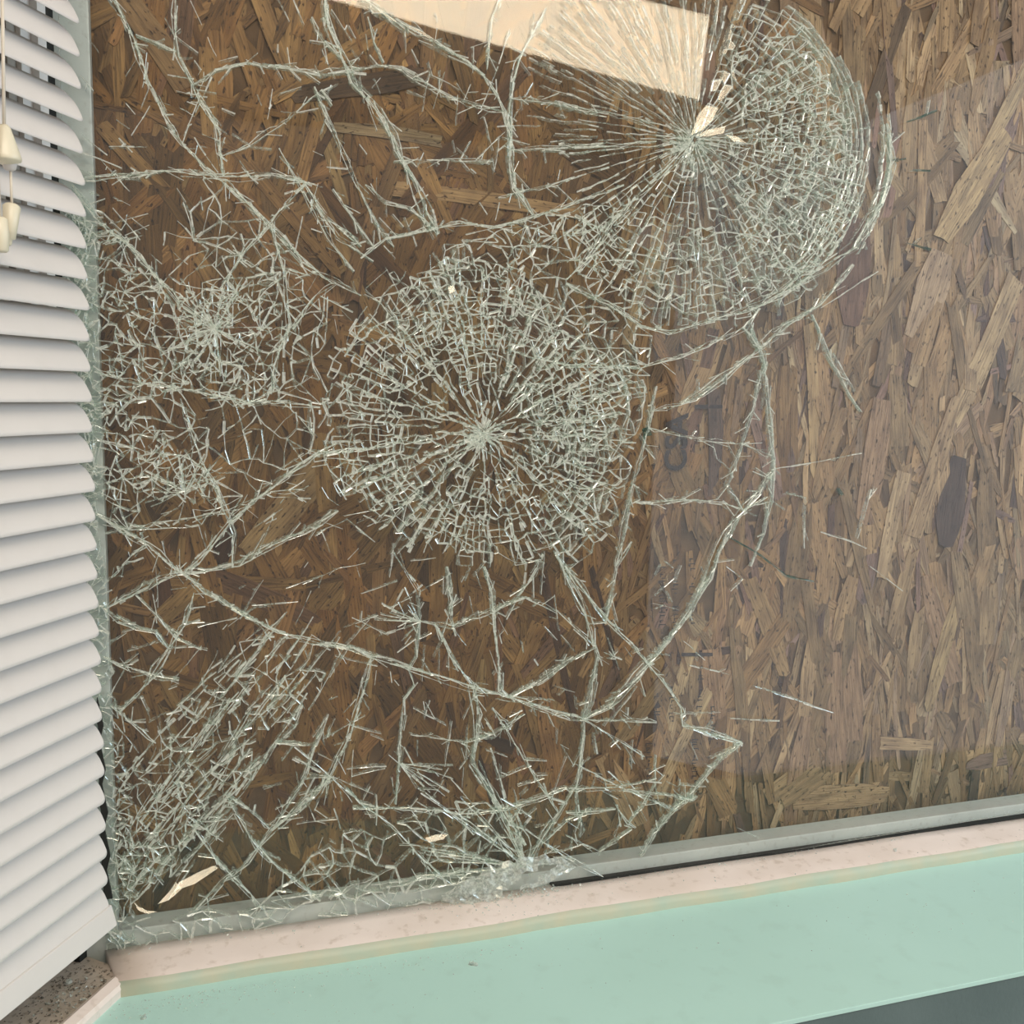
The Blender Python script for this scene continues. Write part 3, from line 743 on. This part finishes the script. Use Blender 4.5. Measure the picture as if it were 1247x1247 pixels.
# ---- cut the pane along the network
verts, edges, einfo = [], [], []
def addv(x, y): verts.append(Vector((x, y))); return len(verts) - 1
for x0, y0, x1, y1, w, k in SEG:
    edges.append((addv(x0, y0), addv(x1, y1))); einfo.append((w, k))
b0 = len(verts)
for p in PANE: addv(*p)
for i in range(len(PANE)):
    edges.append((b0 + i, b0 + (i+1) % len(PANE))); einfo.append((0.8, 0))
CV, CE, CF, _ov, CO, _of = delaunay_2d_cdt(verts, edges, [], 0, 0.35, True)
emap = {}
for (a, b), orig in zip(CE, CO):
    orig = [o for o in orig if o < len(einfo)]
    if orig:
        o = max(orig, key=lambda i: einfo[i][0]); emap[(min(a, b), max(a, b))] = einfo[o]
tri_of = {}
for ti, t in enumerate(CF):
    for i in range(3):
        a, b = t[i], t[(i+1) % 3]; tri_of.setdefault((min(a, b), max(a, b)), []).append(ti)
face = [-1]*len(CF); groups = []
for ti in range(len(CF)):
    if face[ti] >= 0: continue
    g = len(groups); stack = [ti]; face[ti] = g; mem = []
    while stack:
        t = stack.pop(); mem.append(t)
        for i in range(3):
            a, b = CF[t][i], CF[t][(i+1) % 3]; key = (min(a, b), max(a, b))
            if key in emap: continue
            for u in tri_of[key]:
                if face[u] < 0: face[u] = g; stack.append(u)
    groups.append(mem)
def tarea(t):
    p, q, r = (CV[i] for i in CF[t]); return abs((q-p).cross(r-p))*0.5
GA = [sum(tarea(t) for t in g) for g in groups]
def gcent(g):
    A = 0; x = y = 0
    for t in g:
        a = tarea(t) + 1e-9; p = [CV[i] for i in CF[t]]
        x += a*sum(q.x for q in p)/3; y += a*sum(q.y for q in p)/3; A += a
    return x/A, y/A
GC = [gcent(g) for g in groups]
ok = []
for gi, g in enumerate(groups):
    t = max(g, key=tarea); p = [CV[i] for i in CF[t]]
    ok.append(inside(PANE, sum(q.x for q in p)/3, sum(q.y for q in p)/3))
TG = 0.0056                                            # thickness of the pane
P3 = [atY(p.x, p.y, 0.0) for p in CV]
PXM = 0.00068
boff = []
wmax = [0.0]*len(CV)
for (a, b), (w, k) in emap.items():
    wmax[a] = max(wmax[a], w); wmax[b] = max(wmax[b], w)
for i, p in enumerate(CV):
    t = 3.1*math.sin(p.x*0.017 + 1.3*math.sin(p.y*0.011)) + 2.7*math.cos(p.y*0.019 + 1.1*math.sin(p.x*0.013)) + rc.uniform(-0.7, 0.7)
    m_ = rc.uniform(0.45, 1.0)*(0.8 + 1.5*wmax[i])*PXM
    boff.append(Vector((math.cos(t)*m_, 0, math.sin(t)*m_)))
walls = {}; seen = set(); WK = 1.5
for (a, b), (w, k) in emap.items():
    wj = min(w*math.exp(rc.gauss(0, 0.40)), w*1.9, 2.6) if w < 3 else w; mk = rc.choices([1, 4, 5], [0.50, 0.34, 0.16])[0]
    for ti in tri_of[(a, b)]:
        g = face[ti]
        if not ok[g]: continue
        third = [i for i in CF[ti] if i != a and i != b][0]
        d = (P3[b] - P3[a]); d.normalize() if d.length > 0 else None
        nrm = Vector((-d.z, 0, d.x))
        if nrm.dot(P3[third] - P3[a]) < 0: nrm = -nrm
        walls.setdefault(g, []).append((a, b, nrm*(wj*WK*0.5*PXM), k, (a, b) not in seen, mk)); seen.add((a, b))
pane = link('shattered_pane', None, None, label='shattered sheet of window glass crazed with spiderweb cracks', cat='glass pane')
pane.location = (0.4, 0, ZG)
OFF = Vector((0.4, 0, ZG))
def shard_geo(g, V, F, MI, tilt):
    cx, cy = GC[g]; c3 = atY(cx, cy, 0.0)
    idx = {}
    def vert(i, back):
        key = (i, back)
        if key not in idx:
            p = P3[i]; dy = tilt[0]*(p.x - c3.x) + tilt[1]*(p.z - c3.z)
            q = p + Vector((0, dy, 0)) + ((Vector((0, TG, 0)) + boff[i]) if back else Vector())
            idx[key] = len(V); V.append(q - OFF)
        return idx[key]
    for t in groups[g]:
        a, b, c = CF[t]
        n = (P3[b]-P3[a]).cross(P3[c]-P3[a])
        if n.y > 0: a, b = b, a
        F.append((vert(a, 0), vert(b, 0), vert(c, 0))); MI.append(0)
        F.append((vert(b, 1), vert(a, 1), vert(c, 1))); MI.append(0)
    for a, b, nn, k, first, mk in walls.get(g, []):
        s = len(V)
        j = rc.uniform(0.7, 1.3)
        pa, pb = P3[a] - OFF, P3[b] - OFF
        dp = nn.length*rc.uniform(0.5, 1.6)
        V.extend([pa + nn*j + Vector((0, 0.0003, 0)), pb + nn*j + Vector((0, 0.0003, 0)),
                  pb + Vector((0, dp + 0.0003, 0)), pa + Vector((0, dp + 0.0003, 0))])
        F.append((s, s+1, s+2, s+3)); MI.append(2 if k else mk)
        if first:
            s = len(V)
            V.extend([pa + Vector((0, dp + 0.0003, 0)), pb + Vector((0, dp + 0.0003, 0)),
                      pb + boff[b] + Vector((0, TG*0.97, 0)), pa + boff[a] + Vector((0, TG*0.97, 0))])
            F.append((s, s+1, s+2, s+3)); MI.append(3)
def tilt_for(g):
    x, y = GC[g]; A = GA[g]
    if A > 60000: return (0, 0)
    s = 0.0016 if A > 600 else 0.004
    if x > 866 and y < 400: s = 0.013
    elif x > 770 and y < 130: s = 0.010
    elif y > 260: s = 0.02 if A < 600 else 0.006
    return (rc.gauss(0, s), rc.gauss(0, s))
order = sorted([g for g in range(len(groups)) if ok[g]], key=lambda g: -GA[g])
def shard_obj(name, gs, kind=None):
    V, F, MI = [], [], []
    for g in gs: shard_geo(g, V, F, MI, tilt_for(g))
    me = pydata(name, V, F)
    for m_ in (M['glass'], M['crack'], M['crackgreen'], M['crackdeep'], M['crackdim'], M['crackglint']): me.materials.append(m_)
    me.polygons.foreach_set('material_index', MI)
    return link(name, me, None, pane, kind=kind)
NBIG = 298
for g in order[:NBIG]: shard_obj('glass_shard', [g])
shard_obj('small_glass_shards', order[NBIG:], 'stuff')
print('SEG', len(SEG), 'faces', len(order), 'tris', len(CF), 'smallest big', GA[order[min(NBIG, len(order)-1)]])

# ------------------------------------------------------------------ white blind in front of the side window
blind = link('venetian_blind', None, None, label='white slatted venetian blind hanging at the side window', cat='blind')
ZBB = 0.062
blind.location = sidepoint(0.001, -0.012, ZBB)
BO = Vector(blind.location)
def blind_local(u, n, z):
    return SLDIR*u + SLN*n + Vector((0, 0, z))
SWD, PITCHS, SLEN = 0.0252, 0.0212, 0.62
def slat_mesh(tilt_deg, name='slat', width=SWD, crown=0.0008, th=0.0004):
    us = [0.0, 0.0006, 0.0015, 0.003, 0.005, 0.0075, 0.0105, 0.0135, 0.0165, 0.03, 0.08, 0.2, SLEN]
    rad = 0.0115; hw = width/2; ns = 9
    t = math.radians(tilt_deg)
    V, F = [], []
    def pt(u, s, off):
        def inset(rad): return rad - math.sqrt(max(0, rad*rad - (rad-u)**2)) if u < rad else 0
        hi_, lo_ = hw - inset(0.0125), -hw + inset(0.005)
        s_ = lo_ + (hi_ - lo_)*(s + 1)/2
        c = crown*(1 - (s_/hw)**2) + off
        # lower edge leans into the room
        n = -s_*math.cos(t) + c*math.sin(t); z = s_*math.sin(t) + c*math.cos(t)
        return blind_local(u, n, z)
    for layer in (0, th):
        for u in us:
            for j in range(ns): V.append(pt(u, -1 + 2*j/(ns-1), layer))
    nu = len(us); L_ = nu*ns
    for i in range(nu-1):
        for j in range(ns-1):
            a = i*ns + j
            F.append((a, a+1, a+ns+1, a+ns)); F.append((L_+a, L_+a+ns, L_+a+ns+1, L_+a+1))
        F.append((i*ns, (i+1)*ns, L_+(i+1)*ns, L_+i*ns)); e = i*ns + ns-1
        F.append((e, L_+e, L_+e+ns, e+ns))
    for j in range(ns-1): F.append((j, L_+j, L_+j+1, j+1))
    return pydata(name, V, F, True)
slat_vars = [slat_mesh(a) for a in (60, 61, 62)]
rb = random.Random(3)
zs = 0.010
k = 0
while zs < 0.84:
    o = link('slat', slat_vars[k % 3] if k > 3 else slat_vars[2], M['slat'], blind)
    o.location = (SLDIR*rb.uniform(-0.0006, 0.0006)) + Vector((0, 0, zs + 0.0105))
    zs += PITCHS; k += 1
# bottom rail
q = [(-0.002, -0.010), (-0.002, 0.011), (SLEN, 0.011), (SLEN, -0.010)]
lo = [blind_local(u, n, -0.004) for u, n in q]; hi = [blind_local(u, n*0.5 + 0.001, 0.012) for u, n in q]
v, f = prism(lo, hi)
link('bottom_rail', bevelled(pydata('bottom_rail', v, f), 0.0015, 3), M['slat'], blind)
# ladder cords
def tube(pts, r, name, m, parent, n=8):
    V, F = [], []
    for i, p in enumerate(pts):
        d = (pts[min(i+1, len(pts)-1)] - pts[max(i-1, 0)]).normalized()
        a = d.orthogonal().normalized(); b = d.cross(a)
        if i and (a.dot(pa) < 0.5): a, b = pa - d*pa.dot(d), None
        a.normalize(); b = d.cross(a); pa = a
        for k in range(n):
            t = 2*math.pi*k/n; V.append(p + a*math.cos(t)*r + b*math.sin(t)*r)
    for i in range(len(pts)-1):
        for k in range(n): F.append((i*n+k, i*n+(k+1) % n, (i+1)*n+(k+1) % n, (i+1)*n+k))
    F.append(tuple(range(n))[::-1]); F.append(tuple(range((len(pts)-1)*n, len(pts)*n)))
    return link(name, pydata(name, V, F, True), m, parent)
for n_ in (-0.0135, 0.0145):
    tube([blind_local(0.17, n_, z_) for z_ in (0.0, 0.4, 0.86)], 0.0006, 'ladder_cord', M['cord'], blind)
# pull cords with tassels, hanging in front of the slats
def in_front(px, py, n=0.030):
    """point of the picture ray on the plane n metres in front of the blind"""
    d = ray(px, py); p0 = BO + SLN*n
    t = (p0 - CAMPOS).dot(SLN)/d.dot(SLN)
    return CAMPOS + d*t - BO
def lathe(base, axis, prof, name, m, parent, n=16):
    axis = axis.normalized(); a = axis.orthogonal().normalized(); b = axis.cross(a); V, F = [], []
    for h, r in prof:
        for k in range(n):
            t = 2*math.pi*k/n; V.append(base + axis*h + a*math.cos(t)*r + b*math.sin(t)*r)
    for i in range(len(prof)-1):
        for k in range(n): F.append((i*n+k, i*n+(k+1) % n, (i+1)*n+(k+1) % n, (i+1)*n+k))
    F.append(tuple(range(n))[::-1]); F.append(tuple(range((len(prof)-1)*n, len(prof)*n)))
    return link(name, pydata(name, V, F, True), m, parent)
top = in_front(2, -60); c1 = in_front(5, 152); c2 = in_front(7, 196); c3 = in_front(13, 207); c4 = in_front(14.5, 249); c5 = in_front(11, 291)
UPZ = Vector((0, 0, 1))
tube([top, (top + c1)*0.5, c1], 0.0010, 'pull_cord', M['cord'], blind)
ax = (c1 - c2); h = ax.length
lathe(c2, ax, [(-0.002, 0.0030), (0, 0.0082), (0.001, 0.0088), (0.003, 0.0084), (h*0.5, 0.0062), (h*0.9, 0.0036), (h, 0.0022)], 'cord_tassel', M['plastic'], blind)
lathe(in_front(12, 206), UPZ, [(-0.001, 0.0016), (0.0, 0.0034), (0.004, 0.0044), (0.009, 0.0040)], 'cord_knob', M['slat'], blind)
tube([c3, (c3 + c4)*0.5, c4], 0.0008, 'pull_cord', M['cord'], blind)
ax = c4 - c5; h = ax.length
lathe(c5, ax, [(-0.004, 0.0010), (-0.003, 0.0018), (0, 0.0020), (0.0005, 0.0036), (h*0.5, 0.0044), (h*0.93, 0.0050), (h, 0.0036)], 'cord_tassel', M['plastic'], blind)
c6 = in_front(1, 306, 0.034); c7 = in_front(0, 264, 0.034); ax = c7 - c6; h = ax.length
lathe(c6, ax, [(-0.0005, 0.0032), (0.0005, 0.0042), (h*0.5, 0.0048), (h*0.94, 0.0040), (h, 0.0022)], 'cord_tassel', M['plastic'], blind)
tube([c7, in_front(-6, 120, 0.034), in_front(-8, -60, 0.034)], 0.0009, 'pull_cord', M['cord'], blind)

# ------------------------------------------------------------------ crushed corner, crumbs and dust
rd = random.Random(77)
def bit(V, F, c, r, flat=0.5):
    b = len(V); n = 5
    ax = [Vector((rd.gauss(0, 1), rd.gauss(0, 1), rd.gauss(0, 1)*flat)).normalized()*r*rd.uniform(0.5, 1.2) for _ in range(4)]
    for q in ax: V.append(c + q)
    V.append(c - (ax[0] + ax[1])*0.4)
    F.extend([(b, b+1, b+2), (b, b+2, b+3), (b, b+3, b+1), (b+1, b+3, b+4), (b+2, b+1, b+4), (b+3, b+2, b+4)])
def zstop(y):
    d = -y; pr = [(0.0, ZG), (0.012, ZG - 0.0004), (0.030, 0.0115), (0.040, 0.0102), (0.0452, 0.0055)]
    for (d0, z0), (d1, z1) in zip(pr, pr[1:]):
        if d0 <= d <= d1: return z0 + (z1-z0)*(d-d0)/(d1-d0)
    return 0.0
V, F = [], []
for k in range(520):
    px = rd.choice([rd.gauss(620, 45), rd.uniform(150, 1247), rd.gauss(600, 60), rd.uniform(560, 1000)])
    if px < 150 or px > 1260: continue
    x = atY(px, 1086 - (px-640)*0.16, 0).x
    y = -abs(rd.gauss(0, 0.006)) if rd.random() < 0.75 else -rd.uniform(0, 0.042)
    r = rd.choice([0.0006, 0.0009, 0.0013]) * (1.5 if abs(px-615) < 60 and y > -0.02 else 1)
    bit(V, F, Vector((x, y - 0.001, zstop(y) + r*0.45)), r)
link('glass_crumbs', pydata('glass_crumbs', V, F), M['crush'], kind='stuff', label='fine glass crumbs scattered along the cream pink stop', cat='glass crumbs')
V, F = [], []
for k in range(520):
    px, py = rd.choice([(rd.uniform(170, 640), rd.gauss(0, 8)), (rd.uniform(150, 1247), rd.uniform(0, 70)), (rd.gauss(230, 70), rd.gauss(8, 6))])
    y0 = 1222 - (px-150)*0.155
    p = atZ(px, y0 + abs(py), 0)
    if p.y < YF + 0.01 or p.y > -0.047: continue
    r = rd.choice([0.0004, 0.0006, 0.0010]); p.z = r*0.4; bit(V, F, p, r)
link('sill_crumbs', pydata('sill_crumbs', V, F), M['crush'], kind='stuff', label='tiny glass grains sprinkled on the mint sill', cat='glass grains')
# dust and grit in the corner under the blind
V, F = [], []
for k in range(420):
    u = rd.uniform(-0.02, 0.08); n_ = -rd.uniform(0.014, 0.055)
    if rd.random() > (1 - u/0.09): continue
    r = rd.choice([0.0006, 0.0010, 0.0016]); p = sidepoint(u, n_, 0.0072 + r*0.4); bit(V, F, p, r)
link('corner_grit', pydata('corner_grit', V, F), M['dust'], kind='stuff', label='dark dusty grit gathered in the corner below the blind', cat='grit')
V, F = [], []
for k in range(90):
    u = rd.gauss(0.02, 0.016); n_ = -rd.uniform(0.014, 0.040); r = rd.uniform(0.0006, 0.0018)
    bit(V, F, sidepoint(max(-0.02, u), n_, 0.0080 + r*0.4), r)
link('corner_crumbs', pydata('corner_crumbs', V, F), M['crush'], kind='stuff', label='glass crumbs lying in the dusty corner below the blind', cat='glass crumbs')

# crumpled edge of the pane sagging over the stop
def sag():
    V, F = [], []
    cols, rows = 22, 6
    for i in range(cols+1):
        t = i/cols
        e_ = math.sin(min(1, 0.06 + t*0.94)*math.pi)**0.55; mid = 1098 - 42*t; px = 538 + 162*t; top = mid - 27*e_*(0.75 + 0.5*t) + rd.uniform(-5, 5)*e_; bot = mid + 13*e_ + rd.uniform(-3, 3)*e_
        for j in range(rows+1):
            s = j/rows
            py = top + (bot-top)*s
            bulge = 0.012*math.sin(min(1, s*1.1)*math.pi*0.62)*math.sin(t*math.pi)**0.6
            Y = -0.001 - bulge + rd.uniform(-0.0022, 0.0022)
            p = atY(px + rd.uniform(-1.5, 1.5), py + rd.uniform(-1.5, 1.5), Y)
            p.z = max(p.z, zstop(Y) + 0.0006); V.append(p - OFF)
    for i in range(cols):
        for j in range(rows):
            t = i/cols
            if 0.45 < t < 0.82 and abs(j - (5 - 8*(t-0.45))) < 0.9: continue      # the dark tear
            a = i*(rows+1)+j
            F.append((a, a+1, a+rows+2)); F.append((a, a+rows+2, a+rows+1))
    me = pydata('crushed_edge', V, F)
    o = link('crushed_edge', me, M['crush'], pane, label='crumpled whitish edge of crushed glass')
sag()
# loose chips
def chip(name, px, py, ln, wd, ang, label, plane='sill'):
    p = atZ(px, py, 0) if plane == 'sill' else atZ(px, py, 0.012)
    if plane != 'sill': p.z = zstop(p.y)
    rr = random.Random(int(px))
    pts0, pts1 = [], []
    n = 7
    for i in range(n):
        t = 2*math.pi*i/n; x = math.cos(t)*ln*rr.uniform(0.7, 1.1); y = math.sin(t)*wd*rr.uniform(0.7, 1.1)
        ca, sa = math.cos(ang), math.sin(ang)
        pts0.append(Vector((x*ca - y*sa, x*sa + y*ca, 0.0))); pts1.append(Vector((x*ca*0.85 - y*sa*0.8, x*sa*0.85 + y*ca*0.8, 0.0014 + 0.0012*rr.random())))
    v, f = prism(pts0, pts1)
    o = link(name, pydata(name, v, f), M['crush'], label=label, cat='glass chip'); o.location = p
chip('glass_chip', 576, 1175, 0.0045, 0.0018, -0.5, 'clear sliver chip lying alone on the mint sill')
chip('glass_chip', 1090, 1036, 0.0030, 0.0022, 0.4, 'whitish glass chip on the cream stop at the right', 'stop')
chip('glass_chip', 84, 1195, 0.0030, 0.0026, 0.9, 'bright glass nugget in the dusty corner under the blind', 'stop')
chip('glass_chip', 175, 1240, 0.0026, 0.0022, 0.2, 'small glass nugget on the mint sill near the corner')

# tilted slivers that catch the ceiling lamp
def sliver(pts, name='lit_sliver'):
    """thin plate bent out of the pane so that its face mirrors the lamp"""
    cx = sum(p[0] for p in pts)/len(pts); cy = sum(p[1] for p in pts)/len(pts)
    c = atY(cx, cy, -0.0015)
    nrm = ((LAMP_C - c).normalized() + (CAMPOS - c).normalized()).normalized()
    loop = []
    for px, py in pts:
        d = ray(px, py); t = (c - CAMPOS).dot(nrm)/d.dot(nrm); loop.append(CAMPOS + d*t)
    v, f = prism([p - OFF for p in loop], [p - nrm*0.0012 - OFF for p in loop])
    me = pydata(name, v, f); bm = bmesh.new(); bm.from_mesh(me); bmesh.ops.recalc_face_normals(bm, faces=bm.faces); bm.to_mesh(me); bm.free()
    link(name, me, M['glass'], pane)
for pts in ([(192, 1101), (206, 1086), (214, 1074), (222, 1082), (206, 1096)], [(212, 1085), (218, 1074), (246, 1060), (268, 1051), (266, 1057), (238, 1076)],
            [(163, 1098), (168, 1108), (180, 1113), (192, 1110), (180, 1109), (169, 1104)],
            [(842, 164), (850, 140), (860, 128), (875, 131), (868, 146), (856, 158)], [(846, 166), (862, 158), (884, 153), (882, 162), (862, 166)],
            [(884, 164), (898, 166), (908, 173), (894, 172)],
            [(546, 349), (553, 347), (554, 355), (548, 358)], [(518, 1020), (532, 1016), (546, 1016), (540, 1022), (522, 1026)]):
    sliver(pts)
